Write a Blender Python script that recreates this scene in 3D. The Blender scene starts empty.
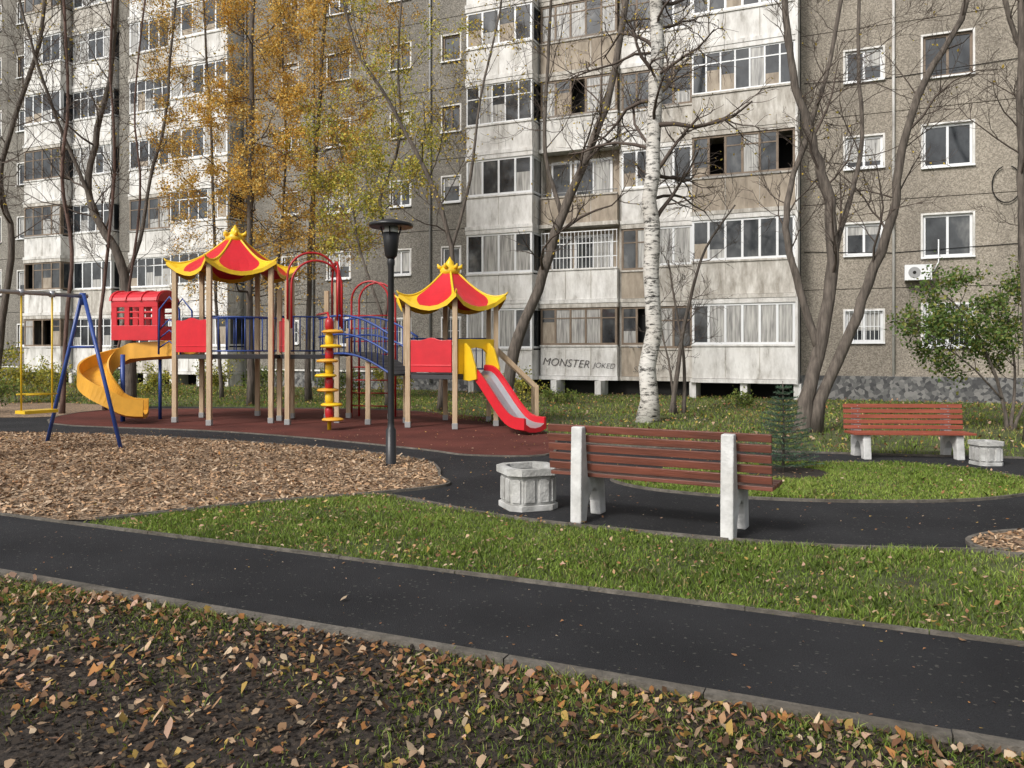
import bpy, math, random
import numpy as np
from mathutils import Vector, Matrix
random.seed(7); rng=np.random.default_rng(7)
F=800.0; H=1.6; HY=350.0
# photo survey -> metres (ground plane z=0, pin-hole of 800 px focal length, eye height 1.6 m)
def gp(a,b):
    Y=H*F/(b-HY); return ((a-512)*Y/F, Y)
def wp(a,b,Y): return Vector(((a-512)*Y/F, Y, H-(b-HY)*Y/F))
scn=bpy.context.scene
col=scn.collection

# ------------------------------------------------------------------ materials
def pmat(name, cols, scale=5, rough=.8, bump=.0, bscale=None, stretch=(1,1,1), detail=6, kind='noise', metallic=0, big=None, spec=.5, speck=None, nrough=.6):
    m=bpy.data.materials.new(name); m.use_nodes=True
    nt=m.node_tree; N=nt.nodes; Lk=nt.links
    b=N['Principled BSDF']; b.inputs['Roughness'].default_value=rough
    b.inputs['Metallic'].default_value=metallic
    b.inputs['Specular IOR Level'].default_value=spec
    tc=N.new('ShaderNodeTexCoord'); mp=N.new('ShaderNodeMapping'); mp.inputs['Scale'].default_value=stretch
    Lk.new(tc.outputs['Object'],mp.inputs['Vector'])
    if kind=='noise':
        t=N.new('ShaderNodeTexNoise'); t.inputs['Detail'].default_value=detail; t.inputs['Roughness'].default_value=nrough; o=t.outputs['Fac']
    else:
        t=N.new('ShaderNodeTexVoronoi'); o=t.outputs['Color']
    t.inputs['Scale'].default_value=scale
    Lk.new(mp.outputs[0],t.inputs['Vector'])
    if kind!='noise':
        s=N.new('ShaderNodeSeparateColor'); Lk.new(o,s.inputs[0]); o=s.outputs[0]
    r=N.new('ShaderNodeValToRGB'); e=r.color_ramp.elements
    while len(e)<len(cols): e.new(.5)
    for i,(p,c) in enumerate(cols):
        e[i].position=p; e[i].color=(*c,1)
    Lk.new(o,r.inputs[0]); cur=r.outputs[0]
    if big:
        t2=N.new('ShaderNodeTexNoise'); t2.inputs['Scale'].default_value=big[0]; t2.inputs['Detail'].default_value=5
        mp2=N.new('ShaderNodeMapping'); mp2.inputs['Scale'].default_value=big[3] if len(big)>3 else (1,1,1)
        Lk.new(tc.outputs['Object'],mp2.inputs[0]); Lk.new(mp2.outputs[0],t2.inputs['Vector'])
        r2=N.new('ShaderNodeValToRGB'); r2.color_ramp.elements[0].position=.35; r2.color_ramp.elements[1].position=.65
        r2.color_ramp.elements[0].color=(*big[1],1); r2.color_ramp.elements[1].color=(*big[2],1)
        Lk.new(t2.outputs['Fac'],r2.inputs[0])
        mx=N.new('ShaderNodeMix'); mx.data_type='RGBA'; mx.blend_type='MULTIPLY'; mx.inputs[0].default_value=1
        Lk.new(cur,mx.inputs[6]); Lk.new(r2.outputs[0],mx.inputs[7]); cur=mx.outputs[2]
    if speck:
        t3=N.new('ShaderNodeTexVoronoi'); t3.inputs['Scale'].default_value=speck[0]; Lk.new(tc.outputs['Object'],t3.inputs['Vector'])
        s3=N.new('ShaderNodeSeparateColor'); Lk.new(t3.outputs['Color'],s3.inputs[0])
        r3=N.new('ShaderNodeValToRGB'); r3.color_ramp.elements[0].position=speck[1]; r3.color_ramp.elements[1].position=min(1,speck[1]+.03)
        r3.color_ramp.elements[0].color=(0,0,0,1); r3.color_ramp.elements[1].color=(1,1,1,1)
        Lk.new(s3.outputs[0],r3.inputs[0])
        mx=N.new('ShaderNodeMix'); mx.data_type='RGBA'; Lk.new(r3.outputs[0],mx.inputs[0])
        Lk.new(cur,mx.inputs[6]); mx.inputs[7].default_value=(*speck[2],1); cur=mx.outputs[2]
    Lk.new(cur,b.inputs['Base Color'])
    if bump>0:
        tb=N.new('ShaderNodeTexNoise'); tb.inputs['Scale'].default_value=bscale or scale; tb.inputs['Detail'].default_value=6
        Lk.new(mp.outputs[0],tb.inputs['Vector'])
        bp=N.new('ShaderNodeBump'); bp.inputs['Strength'].default_value=bump; bp.inputs['Distance'].default_value=.02
        Lk.new(tb.outputs['Fac'],bp.inputs['Height']); Lk.new(bp.outputs[0],b.inputs['Normal'])
    return m
def plain(name,c,rough=.45,var=.15,scale=3,bump=.05,metallic=0):
    d=tuple(x*(1-var) for x in c)
    return pmat(name,[(.3,d),(.7,c)],scale=scale,rough=rough,bump=bump,bscale=60,metallic=metallic)
def attrmat(name,rough=.7,trans=0.0):
    m=bpy.data.materials.new(name); m.use_nodes=True; nt=m.node_tree
    a=nt.nodes.new('ShaderNodeAttribute'); a.attribute_name='Col'; b=nt.nodes['Principled BSDF']
    nt.links.new(a.outputs['Color'],b.inputs['Base Color']); b.inputs['Roughness'].default_value=rough
    b.inputs['Specular IOR Level'].default_value=.3
    if trans>0:
        t=nt.nodes.new('ShaderNodeBsdfTranslucent'); nt.links.new(a.outputs['Color'],t.inputs['Color'])
        mx=nt.nodes.new('ShaderNodeMixShader'); mx.inputs[0].default_value=trans
        nt.links.new(b.outputs[0],mx.inputs[1]); nt.links.new(t.outputs[0],mx.inputs[2])
        nt.links.new(mx.outputs[0],nt.nodes['Material Output'].inputs['Surface'])
    return m

M_leaf=attrmat('leaf_mat',.7,.35); M_grass=attrmat('grass_mat',.55,.25); M_chip=attrmat('chip_mat',.85)
M_asph=pmat('asphalt',[(.3,(.008,.009,.011)),(.7,(.025,.026,.030))],scale=110,rough=.88,bump=.9,bscale=120,big=(.9,(.65,.65,.68),(1.45,1.4,1.35)),speck=(75,.975,(.10,.095,.085)),detail=8,spec=.35)
M_soilbase=pmat('lawn_soil',[(.3,(.035,.032,.017)),(.5,(.065,.08,.025)),(.7,(.095,.125,.035))],scale=3,rough=.95,bump=1,bscale=25,big=(.5,(.7,.7,.7),(1.15,1.1,1)))
M_dirt=pmat('dark_soil',[(.3,(.012,.009,.007)),(.55,(.034,.025,.019)),(.75,(.080,.058,.040))],scale=30,rough=.95,bump=1,bscale=40,detail=9)
M_chipg=pmat('wood_chip_ground',[(.1,(.08,.055,.036)),(.5,(.24,.165,.105)),(.9,(.40,.28,.18))],scale=38,rough=.9,bump=1,bscale=40,kind='voronoi',big=(.9,(.75,.75,.75),(1.1,1.1,1.1)))
M_rubber=pmat('red_rubber',[(.3,(.080,.022,.017)),(.7,(.135,.040,.030))],scale=60,rough=.95,bump=.5,bscale=80,big=(1,(.7,.7,.7),(1.15,1.15,1.15)),spec=.25)
M_kerb=pmat('kerb_concrete',[(.3,(.085,.078,.066)),(.7,(.19,.17,.145))],scale=14,rough=.9,bump=.6,bscale=40,big=(2.5,(.6,.58,.55),(1,1,1)))
def wallmat(name,a,b,c):
    return pmat(name,[(.0,a),(.5,b),(1,c)],scale=32,rough=.95,kind='voronoi',bump=.5,bscale=30,big=(.55,(.76,.75,.74),(1.10,1.09,1.07),(1,1,.4)))
M_wallL=wallmat('pebble_wall_grey',(.125,.117,.103),(.195,.182,.158),(.31,.29,.26))
M_wallR=wallmat('pebble_wall_beige',(.185,.163,.135),(.28,.250,.208),(.40,.36,.305))
M_seam=plain('seam',(.13,.12,.105),.9)
M_white=pmat('weathered_white',[(.30,(.30,.28,.25)),(.42,(.60,.585,.56)),(.6,(.80,.79,.77))],scale=1.6,rough=.8,stretch=(2.2,2.2,.7),detail=9,nrough=.7,bump=.2,bscale=10,big=(.8,(.85,.84,.82),(1,1,1)))
M_white2=pmat('aged_panel',[(.3,(.24,.215,.18)),(.5,(.46,.43,.385)),(.65,(.64,.615,.57))],scale=2.2,rough=.85,stretch=(2,2,.6),detail=9,nrough=.7,bump=.2,bscale=10)
M_panelb=pmat('brownish_panel',[(.3,(.22,.18,.14)),(.6,(.40,.34,.27))],scale=2.5,rough=.85,stretch=(2,2,.6),detail=9,bump=.2,bscale=10)
M_frame=plain('pvc_frame',(.78,.79,.80),.4,.06)
M_framed=plain('old_wood_frame',(.24,.18,.13),.7,.4)
M_glass=pmat('window_glass',[(.35,(.012,.014,.017)),(.56,(.045,.05,.055)),(.75,(.17,.17,.165))],scale=1.3,rough=.06,stretch=(1,1,.6),detail=4,spec=.7)
M_curt=pmat('curtain_glass',[(.35,(.20,.195,.19)),(.65,(.52,.51,.48))],scale=5,rough=.12,stretch=(3,3,.2),detail=3,spec=.6)
M_stone=pmat('rubble_stone',[(.1,(.06,.06,.062)),(.5,(.12,.12,.118)),(.9,(.22,.215,.205))],scale=9,rough=.9,kind='voronoi',bump=1,bscale=14)
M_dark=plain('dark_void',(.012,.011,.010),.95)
M_metal=plain('pipe_metal',(.33,.33,.33),.5)
M_red=plain('red_plastic',(.60,.016,.028),.38,.18,4)
M_redm=plain('red_metal',(.42,.015,.02),.35,.12)
M_yel=plain('yellow_plastic',(.80,.52,.02),.40,.15,4)
M_oran=plain('orange_yellow_plastic',(.74,.37,.04),.42,.2,4)
M_blue=plain('blue_metal',(.025,.065,.27),.4,.2)
M_post=pmat('glulam_post',[(.3,(.40,.28,.165)),(.7,(.56,.43,.29))],scale=4,rough=.7,stretch=(8,8,.8),bump=.15,bscale=20)
M_deck=plain('deck_dark',(.05,.05,.055),.8)
M_steel=plain('steel_chute',(.45,.45,.47),.35,.1,metallic=.6)
M_black=plain('black_paint',(.018,.018,.02),.4,.2)
M_graf=plain('faded_spray',(.12,.11,.11),.9,.5)
M_bench=pmat('bench_board',[(.3,(.105,.034,.022)),(.7,(.19,.060,.036))],scale=3,rough=.45,stretch=(.6,8,8),bump=.2,bscale=15,big=(2,(.8,.8,.8),(1.15,1.1,1.1)))
M_bench2=pmat('bench_board_red',[(.3,(.20,.045,.025)),(.7,(.32,.080,.045))],scale=3,rough=.5,stretch=(.6,8,8),bump=.2,bscale=15)
M_conc=pmat('painted_concrete',[(.3,(.46,.46,.45)),(.6,(.68,.68,.67))],scale=5,rough=.85,bump=.35,bscale=30,big=(3,(.78,.77,.75),(1,1,1)))
M_bin=pmat('bin_concrete',[(.3,(.34,.34,.33)),(.6,(.55,.55,.535))],scale=7,rough=.9,bump=.5,bscale=40,big=(3,(.75,.74,.72),(1,1,1)))
M_bark=pmat('bark_brown',[(.3,(.050,.041,.034)),(.7,(.165,.138,.115))],scale=9,rough=.95,stretch=(2,2,.35),bump=1,bscale=14)
M_barkr=pmat('bark_reddish',[(.3,(.07,.042,.034)),(.7,(.18,.11,.088))],scale=9,rough=.95,stretch=(2,2,.35),bump=1,bscale=14)
M_twig=plain('twig',(.095,.072,.058),.9)
M_birch=pmat('birch_bark',[(.40,(.02,.018,.016)),(.45,(.25,.24,.22)),(.49,(.62,.60,.56)),(.8,(.74,.72,.68))],scale=3.8,rough=.8,stretch=(1.2,1.2,4.6),detail=9,nrough=.75,bump=.5,bscale=9,big=(.9,(.75,.73,.70),(1,1,1)))

# ------------------------------------------------------------------ mesh builder
class MB:
    def __init__(s): s.v=[]; s.f=[]; s.m=[]; s.s=[]
    def face(s,pts,m=0,sm=False):
        n=len(s.v); s.v+=[tuple(p) for p in pts]; s.f.append(tuple(range(n,n+len(pts)))); s.m.append(m); s.s.append(sm)
    def box(s,x0,x1,y0,y1,z0,z1,m=0,T=None):
        n=len(s.v); P=[(x,y,z) for z in (z0,z1) for y in (y0,y1) for x in (x0,x1)]
        if T: P=[tuple(T@Vector(p)) for p in P]
        s.v+=P
        for q in ((0,2,3,1),(4,5,7,6),(0,1,5,4),(2,6,7,3),(0,4,6,2),(1,3,7,5)):
            s.f.append(tuple(n+i for i in q)); s.m.append(m); s.s.append(False)
    def prism(s,poly,a,b,m=0,T=None,axis='z'):
        def mk(p,h):
            v={'z':(p[0],p[1],h),'x':(h,p[0],p[1]),'y':(p[0],h,p[1])}[axis]
            return tuple(T@Vector(v)) if T else v
        n=len(s.v); k=len(poly)
        s.v+=[mk(p,a) for p in poly]+[mk(p,b) for p in poly]
        s.f.append(tuple(range(n+k-1,n-1,-1))); s.f.append(tuple(range(n+k,n+2*k)))
        s.m+=[m,m]; s.s+=[False,False]
        for i in range(k):
            j=(i+1)%k; s.f.append((n+i,n+j,n+k+j,n+k+i)); s.m.append(m); s.s.append(False)
    def tube(s,pts,rad,n=8,m=0,cap=True):
        pts=[Vector(p) for p in pts]; k=len(pts)
        if not hasattr(rad,'__len__'): rad=[rad]*k
        base=len(s.v); ref=None
        for i,p in enumerate(pts):
            d=(pts[min(i+1,k-1)]-pts[max(i-1,0)])
            if d.length<1e-9: d=Vector((0,0,1))
            d.normalize()
            if ref is None:
                ref=Vector((1,0,0)) if abs(d.x)<.8 else Vector((0,1,0))
            a=(ref-d*ref.dot(d)); 
            if a.length<1e-6: a=d.orthogonal()
            a.normalize(); ref=a; b=d.cross(a); r=rad[i]
            for j in range(n):
                t=2*math.pi*j/n; q=p+a*(r*math.cos(t))+b*(r*math.sin(t)); s.v.append((q.x,q.y,q.z))
        for i in range(k-1):
            for j in range(n):
                j2=(j+1)%n
                s.f.append((base+i*n+j,base+i*n+j2,base+(i+1)*n+j2,base+(i+1)*n+j)); s.m.append(m); s.s.append(True)
        if cap:
            s.f.append(tuple(base+n-1-j for j in range(n))); s.f.append(tuple(base+(k-1)*n+j for j in range(n))); s.m+=[m,m]; s.s+=[False,False]
    def lathe(s,prof,c,n=16,m=0,phase=0,sm=True):
        base=len(s.v); k=len(prof)
        for r,z in prof:
            for j in range(n):
                t=2*math.pi*j/n+phase; s.v.append((c[0]+r*math.cos(t),c[1]+r*math.sin(t),c[2]+z))
        for i in range(k-1):
            for j in range(n):
                j2=(j+1)%n
                s.f.append((base+i*n+j,base+i*n+j2,base+(i+1)*n+j2,base+(i+1)*n+j)); s.m.append(m); s.s.append(sm)
        s.f.append(tuple(base+n-1-j for j in range(n))); s.f.append(tuple(base+(k-1)*n+j for j in range(n))); s.m+=[m,m]; s.s+=[False,False]
    def build(s,name,mats,parent=None,bevel=0):
        me=bpy.data.meshes.new(name); me.from_pydata(s.v,[],s.f)
        me.polygons.foreach_set('material_index',s.m); me.polygons.foreach_set('use_smooth',s.s)
        for mt in mats: me.materials.append(mt)
        me.update(); o=bpy.data.objects.new(name,me); col.objects.link(o)
        if parent: o.parent=parent
        if bevel:
            b=o.modifiers.new('bevel','BEVEL'); b.width=bevel; b.segments=2; b.limit_method='ANGLE'; b.angle_limit=math.radians(50)
        return o
def empty(name,loc=(0,0,0),rz=0):
    e=bpy.data.objects.new(name,None); e.location=loc; e.rotation_euler=(0,0,rz); e.empty_display_size=.3; col.objects.link(e); return e

def scatter(name,V,C,mat,parent=None):
    Nn,k,_=V.shape; me=bpy.data.meshes.new(name)
    me.vertices.add(Nn*k); me.vertices.foreach_set('co',V.reshape(-1).astype(np.float32))
    me.loops.add(Nn*k); me.loops.foreach_set('vertex_index',np.arange(Nn*k,dtype=np.int32))
    me.polygons.add(Nn); me.polygons.foreach_set('loop_start',np.arange(Nn,dtype=np.int32)*k)
    me.update(calc_edges=True)
    ca=me.color_attributes.new('Col','FLOAT_COLOR','POINT')
    if C.shape[1]==1: C=np.repeat(C,k,axis=1)
    A=np.ones((Nn,k,4),np.float32); A[...,:3]=C; ca.data.foreach_set('color',A.reshape(-1))
    me.materials.append(mat); o=bpy.data.objects.new(name,me); col.objects.link(o)
    if parent: o.parent=parent
    return o

def inpoly(P,poly):
    x,y=P[:,0],P[:,1]; r=np.zeros(len(P),bool); n=len(poly)
    for i in range(n):
        x0,y0=poly[i]; x1,y1=poly[(i+1)%n]
        c=((y0>y)!=(y1>y)); 
        with np.errstate(divide='ignore',invalid='ignore'):
            xi=(x1-x0)*(y-y0)/(y1-y0)+x0
        r^=c&(x<xi)
    return r
def smooth(pts,n=6,closed=False):
    out=[]; k=len(pts)
    rngi=range(k if closed else k-1)
    for i in rngi:
        g=lambda j: pts[j%k] if closed else pts[max(0,min(k-1,j))]
        p0,p1,p2,p3=g(i-1),g(i),g(i+1),g(i+2)
        for q in range(n):
            t=q/n
            out.append(tuple(.5*((2*p1[a])+(-p0[a]+p2[a])*t+(2*p0[a]-5*p1[a]+4*p2[a]-p3[a])*t*t+(-p0[a]+3*p1[a]-3*p2[a]+p3[a])*t**3) for a in (0,1)))
    if not closed: out.append(tuple(pts[-1]))
    return out
def vnoise(P,sc,seed=0):
    r=np.random.default_rng(seed); out=np.zeros(len(P))
    for i in range(7):
        a=r.uniform(0,6.28); f=sc*r.uniform(.6,1.7); out+=np.sin((P[:,0]*math.cos(a)+P[:,1]*math.sin(a))*f+r.uniform(0,6.28)+1.3*np.sin(P[:,1]*f*.6+i))
    return out/7*1.6

# ------------------------------------------------------------------ ground & surfaces
def sheet(name,poly,z,mat):
    me=bpy.data.meshes.new(name); me.from_pydata([(x,y,z) for x,y in poly],[],[tuple(range(len(poly)))])
    me.materials.append(mat); me.update()
    if me.polygons[0].normal.z<0: me.flip_normals()
    o=bpy.data.objects.new(name,me); col.objects.link(o); return o
sheet('ground',[(-300,-200),(300,-200),(300,400),(-300,400)],0,M_soilbase)
nd=(.914,-.406); nn=(.406,.914)
def near(t,o=0): return (-3.67+nd[0]*t+nn[0]*o, 5.74+nd[1]*t+nn[1]*o)
path_poly=[near(-16),near(16),near(16,1.28),near(-16,1.28)]
sheet('dark_soil',[near(-16,-.04),near(16,-.04),near(16,-9),near(-16,-9)],.004,M_dirt)
sheet('asphalt_path',path_poly,.008,M_asph)
lawn_top=[gp(*p) for p in [(95,522),(190,512),(290,502),(372,496),(420,502),(480,514),(560,525),(640,533),(740,542),(860,549),(1000,552),(1200,550),(1500,545)]]
lawn_top_s=smooth(lawn_top,5)
mid_lawn=lawn_top_s+[(16,near(16,1.3)[1]),near(16,1.3),near(-.9,1.3)]
plaza_back=smooth([gp(*p) for p in [(1500,470),(1150,464),(1024,459),(900,456),(800,453),(700,450),(600,445),(552,436)]],4)
plaza=lawn_top_s+plaza_back+[gp(*p) for p in [(400,409),(100,406),(-300,408)]]+[near(-16,1.3),near(-.9,1.3)]
sheet('asphalt_plaza',plaza,.004,M_asph)
chip_edge=smooth([gp(*p) for p in [(100,435),(200,440),(300,447),(380,455),(425,462),(438,470),(440,478),(449,485),(430,489),(370,495),(290,501),(190,511),(95,521)]],5)
chips=[gp(-300,433),gp(0,433)]+chip_edge+[near(-1.2,1.34),near(-15,1.34)]
sheet('wood_chip_surface',chips,.014,M_chipg)
chips2=[gp(*p) for p in [(-300,404),(60,403),(140,407),(125,415),(30,418),(-300,418)]]
sheet('wood_chip_surface',chips2,.014,M_chipg)
red=smooth([gp(*p) for p in [(50,424),(200,431),(300,438),(420,450),(470,456),(545,456),(556,445),(548,434),(500,420),(400,411),(250,409),(100,411)]],4,True)
sheet('red_rubber_surface',red,.019,M_rubber)
island=smooth([gp(*p) for p in [(612,479),(650,472),(720,467),(800,464),(900,465),(980,472),(1024,480),(1045,488),(1024,496),(960,502),(860,503),(760,500),(680,494),(630,487)]],5,True)
sheet('island_lawn',island,.022,M_soilbase)
pit=smooth([gp(*p) for p in [(968,542),(1000,534),(1060,532),(1120,540),(1100,556),(1040,558),(990,553)]],5,True)
sheet('tree_pit',pit,.015,M_chipg)
sp=gp(783,474)
circ=[(sp[0]+.55*math.cos(a)*(1+.1*math.sin(3*a)),sp[1]+.5*math.sin(a)) for a in np.linspace(0,2*math.pi,24,endpoint=False)]
sheet('soil_patch',circ,.027,M_dirt)
def kerb(mb,pts,w,h,closed=False):
    k=len(pts); P=[Vector((p[0],p[1],0)) for p in pts]; L=[];R=[]
    for i in range(k):
        a=P[(i-1)%k] if (closed or i>0) else P[i]; b=P[(i+1)%k] if (closed or i<k-1) else P[i]
        d=(b-a).normalized(); nrm=Vector((-d.y,d.x,0)); L.append(P[i]+nrm*w/2); R.append(P[i]-nrm*w/2)
    for i in range(k if closed else k-1):
        j=(i+1)%k; up=Vector((0,0,h))
        mb.face([L[i]+up,R[i]+up,R[j]+up,L[j]+up]); mb.face([L[i],L[i]+up,L[j]+up,L[j]]); mb.face([R[i],R[j],R[j]+up,R[i]+up])
kb=MB()
t=-16.0
while t<16:   # one-metre kerb stones with narrow joints
    j1=random.uniform(-.004,.004)
    kerb(kb,[near(t+.003,-.04+j1),near(t+.997,-.04+j1)],.066,.036+random.uniform(-.003,.003))
    kerb(kb,[near(t+.003,1.30+j1),near(t+.997,1.30+j1)],.032,.028+random.uniform(-.003,.003)); t+=1
kerb(kb,lawn_top_s,.03,.030); kerb(kb,chip_edge,.035,.034); kerb(kb,island,.035,.034,True); kerb(kb,red,.04,.026,True); kerb(kb,pit,.04,.032,True); kerb(kb,plaza_back,.04,.032)
kb.build('kerb',[M_kerb])

# grass
def blades(name,P,h0,h1,w,cols,lean=.5,z=0,parent=None,tuft=.35):
    N=len(P); a=rng.uniform(0,6.283,N); h=rng.uniform(h0,h1,N)*(.7+.3*rng.random(N))*np.clip(1+tuft*vnoise(P,9,21)+tuft*vnoise(P,3.1,22),.35,2); ww=w*rng.uniform(.6,1.3,N)
    ld=rng.uniform(0,6.283,N); ln=rng.uniform(.05,lean,N)*h
    dx,dy=np.cos(a)*ww/2,np.sin(a)*ww/2; lx,ly=np.cos(ld)*ln,np.sin(ld)*ln
    V=np.zeros((N,5,3)); 
    V[:,0]=np.stack([P[:,0]-dx,P[:,1]-dy,np.full(N,z)],1); V[:,1]=np.stack([P[:,0]+dx,P[:,1]+dy,np.full(N,z)],1)
    V[:,2]=np.stack([P[:,0]+dx*.7+lx*.35,P[:,1]+dy*.7+ly*.35,z+h*.6],1); V[:,4]=np.stack([P[:,0]-dx*.7+lx*.35,P[:,1]-dy*.7+ly*.35,z+h*.6],1)
    V[:,3]=np.stack([P[:,0]+lx*1.3,P[:,1]+ly*1.3,z+h],1)
    c=np.array(cols); n1=np.clip(.5+.4*vnoise(P,1.3,3)+.25*vnoise(P,5,31)+rng.normal(0,.25,N),0,.999); idx=n1*(len(c)-1); i0=idx.astype(int); fr=(idx-i0)[:,None]
    C=c[i0]*(1-fr)+c[np.minimum(i0+1,len(c)-1)]*fr; C=C*rng.uniform(.7,1.25,(N,1))
    dead=rng.random(N)<.08; C[dead]=np.array((.40,.32,.15))*rng.uniform(.6,1.1,(dead.sum(),1))
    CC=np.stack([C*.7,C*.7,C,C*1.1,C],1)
    return scatter(name,V,CC,M_grass,parent)
def pts_in(poly,n,x0,x1,y0,y1):
    P=np.stack([rng.uniform(x0,x1,n),rng.uniform(y0,y1,n)],1)
    P=P[np.abs(P[:,0])<P[:,1]*.72+.8]
    return P[inpoly(P,poly)] if poly is not None else P
G=[(.10,.15,.028),(.165,.25,.038),(.235,.335,.055),(.31,.39,.085)]
P=pts_in(mid_lawn,330000,-5,8.5,3.3,9); P=P[(rng.random(len(P))<np.clip(.8+.5*vnoise(P,3,1),.15,1))]
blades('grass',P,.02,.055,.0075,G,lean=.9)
fore=[near(-16,-.08),near(16,-.08),near(16,-9),near(-16,-9)]
P=pts_in(fore,260000,-5,5,2.2,7)
u=((P[:,0]+3.67)*nd[0]+(P[:,1]-5.74)*nd[1]); o=-((P[:,0]+3.67)*nn[0]+(P[:,1]-5.74)*nn[1])
dens=np.clip(.08+.36*vnoise(P,2.6,5)+.25*vnoise(P,7,6)+np.clip((2.3-u)*.6,0,1.0)*np.clip(1.9-o*1.1,0,1)+np.clip((u-2.9)*.35,0,.6)*np.clip(1.3-o*.5,0,1)+.15*np.clip(1-o*2,0,1),.01,1)
P=P[rng.random(len(P))<dens]
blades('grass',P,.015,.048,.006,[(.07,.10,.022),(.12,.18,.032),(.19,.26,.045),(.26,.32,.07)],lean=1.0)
P=pts_in(island,110000,1,10,8,12); P=P[(P[:,0]-sp[0])**2+(P[:,1]-sp[1])**2>.3]
blades('grass',P,.02,.055,.010,G,z=.02,lean=.9)
P=pts_in(None,280000,-24,22,10.5,40)
back=(~inpoly(P,plaza))&(~inpoly(P,chips2))&(P[:,1]<30.3-.432*P[:,0]-.4)&(P[:,1]>11.5)
P=P[back]; P=P[rng.random(len(P))<np.clip(.55+.5*vnoise(P,.9,8),.08,1)]
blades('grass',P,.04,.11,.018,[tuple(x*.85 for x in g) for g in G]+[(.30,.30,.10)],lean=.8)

# leaves on the ground
def leaves(name,P,s0,s1,z,cols,tilt=.45,parent=None,pw=1.3):
    N=len(P); s=rng.uniform(0,1,N)**pw*(s1-s0)+s0
    out=np.array([(-1,0),(-.45,.55),(.25,.62),(1.05,0),(.25,-.62),(-.45,-.55)])*.5
    V=np.zeros((N,6,3)); a=rng.uniform(0,6.283,N); ca,sa=np.cos(a),np.sin(a)
    tx,ty=rng.normal(0,tilt,N),rng.normal(0,tilt,N); cu=rng.normal(.1,.45,N)
    for i,(x,y) in enumerate(out):
        X=x*s*rng.uniform(.8,1.15,N); Yv=y*s*rng.uniform(.6,1.3,N)
        zz=X*tx+Yv*ty+cu*np.abs(Yv)+rng.normal(0,.06,N)*s
        V[:,i]=np.stack([P[:,0]+X*ca-Yv*sa,P[:,1]+X*sa+Yv*ca,zz],1)
    V[:,:,2]-=V[:,:,2].min(1)[:,None]; V[:,:,2]+=z+rng.random((N,1))*.008
    c=np.array(cols)[rng.integers(0,len(cols),N)]*rng.uniform(.55,1.25,(N,1))
    cc=c[:,None,:]*rng.uniform(.8,1.15,(N,6,1))
    return scatter(name,V,cc,M_leaf,parent)
LC=[(.48,.29,.16),(.56,.39,.25),(.42,.21,.10),(.25,.13,.065),(.52,.35,.10),(.62,.48,.33),(.32,.16,.09),(.56,.36,.26),(.52,.24,.08),(.16,.09,.05)]
P=pts_in(fore,70000,-5,5,2.2,7)
o=-((P[:,0]+3.67)*nn[0]+(P[:,1]-5.74)*nn[1])
P=P[rng.random(len(P))<np.clip(.15+.24*vnoise(P,2.6,11)+.12*vnoise(P,8,12)+.42*np.exp(-((o-.24)/.30)**2),.03,.8)]
leaves('fallen_leaves',P,.014,.054,.014,LC)
P=pts_in(mid_lawn,13000,-5,8,3.3,9); P=P[rng.random(len(P))<np.clip(.55+.55*vnoise(P,2,40),.1,1)]
leaves('fallen_leaves',P,.014,.045,.038,LC[:8]+[(.62,.45,.2)],.3)
P=pts_in(path_poly,1100,-6,5,3,9); leaves('fallen_leaves',P,.005,.026,.010,LC,.2,pw=2.5)
P=pts_in(path_poly,18,-3,4,3.2,7); leaves('fallen_leaves',P,.04,.055,.010,LC[:6],.2)
P=pts_in(plaza,2000,-9,10,7,16); P=P[~inpoly(P,island)&~inpoly(P,chips)]; leaves('fallen_leaves',P,.012,.04,.022,LC,.2)
P=pts_in(chips,2600,-11,0,6.5,15.5); leaves('fallen_leaves',P,.02,.05,.03,LC,.3)
P=pts_in(island,900,1,10,8,12); leaves('fallen_leaves',P,.02,.05,.05,LC,.3)
P=pts_in(None,22000,-24,20,10,38); P=P[(~inpoly(P,plaza))&(P[:,1]<30-.432*P[:,0])]
leaves('fallen_leaves',P,.03,.08,.05,LC+[(.55,.42,.10)]*3)
# wood chips
CHC=[(.42,.29,.18),(.29,.195,.12),(.52,.39,.27),(.17,.11,.07),(.36,.23,.14),(.44,.27,.15)]
def chipscat(name,poly,n,x0,x1,y0,y1,z,cols=CHC,l0=.02,l1=.07,rise=.012):
    P=pts_in(poly,n,x0,x1,y0,y1); N=len(P); l=rng.uniform(l0,l1,N)/2; w=rng.uniform(.008,.022,N)/2; a=rng.uniform(0,6.283,N)
    ca,sa=np.cos(a),np.sin(a); V=np.zeros((N,4,3)); tx,ty=rng.normal(0,.25,N),rng.normal(0,.5,N)
    for i,(x,y) in enumerate([(-1,-1),(1,-.7),(.9,1),(-1,.8)]):
        X=x*l;Yv=y*w; V[:,i]=np.stack([P[:,0]+X*ca-Yv*sa,P[:,1]+X*sa+Yv*ca,X*tx+Yv*ty],1)
    V[:,:,2]-=V[:,:,2].min(1)[:,None]; V[:,:,2]+=z+rng.random((N,1))*rise
    cc=np.array(cols)[rng.integers(0,len(cols),N)]*rng.uniform(.6,1.15,(N,1))*(1+.15*vnoise(P,1.1,77))[:,None]
    scatter(name,V,cc[:,None,:],M_chip)
chipscat('wood_chips',chips,90000,-11.5,-.3,6.5,15.7,.014); chipscat('wood_chips',pit,5000,3,6,5.5,7.5,.016)
chipscat('soil_crumbs',fore,60000,-5,5,2.2,7,.006,[(.03,.022,.016),(.05,.036,.026),(.018,.013,.01),(.10,.075,.05),(.07,.05,.034)],.006,.028)
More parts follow.
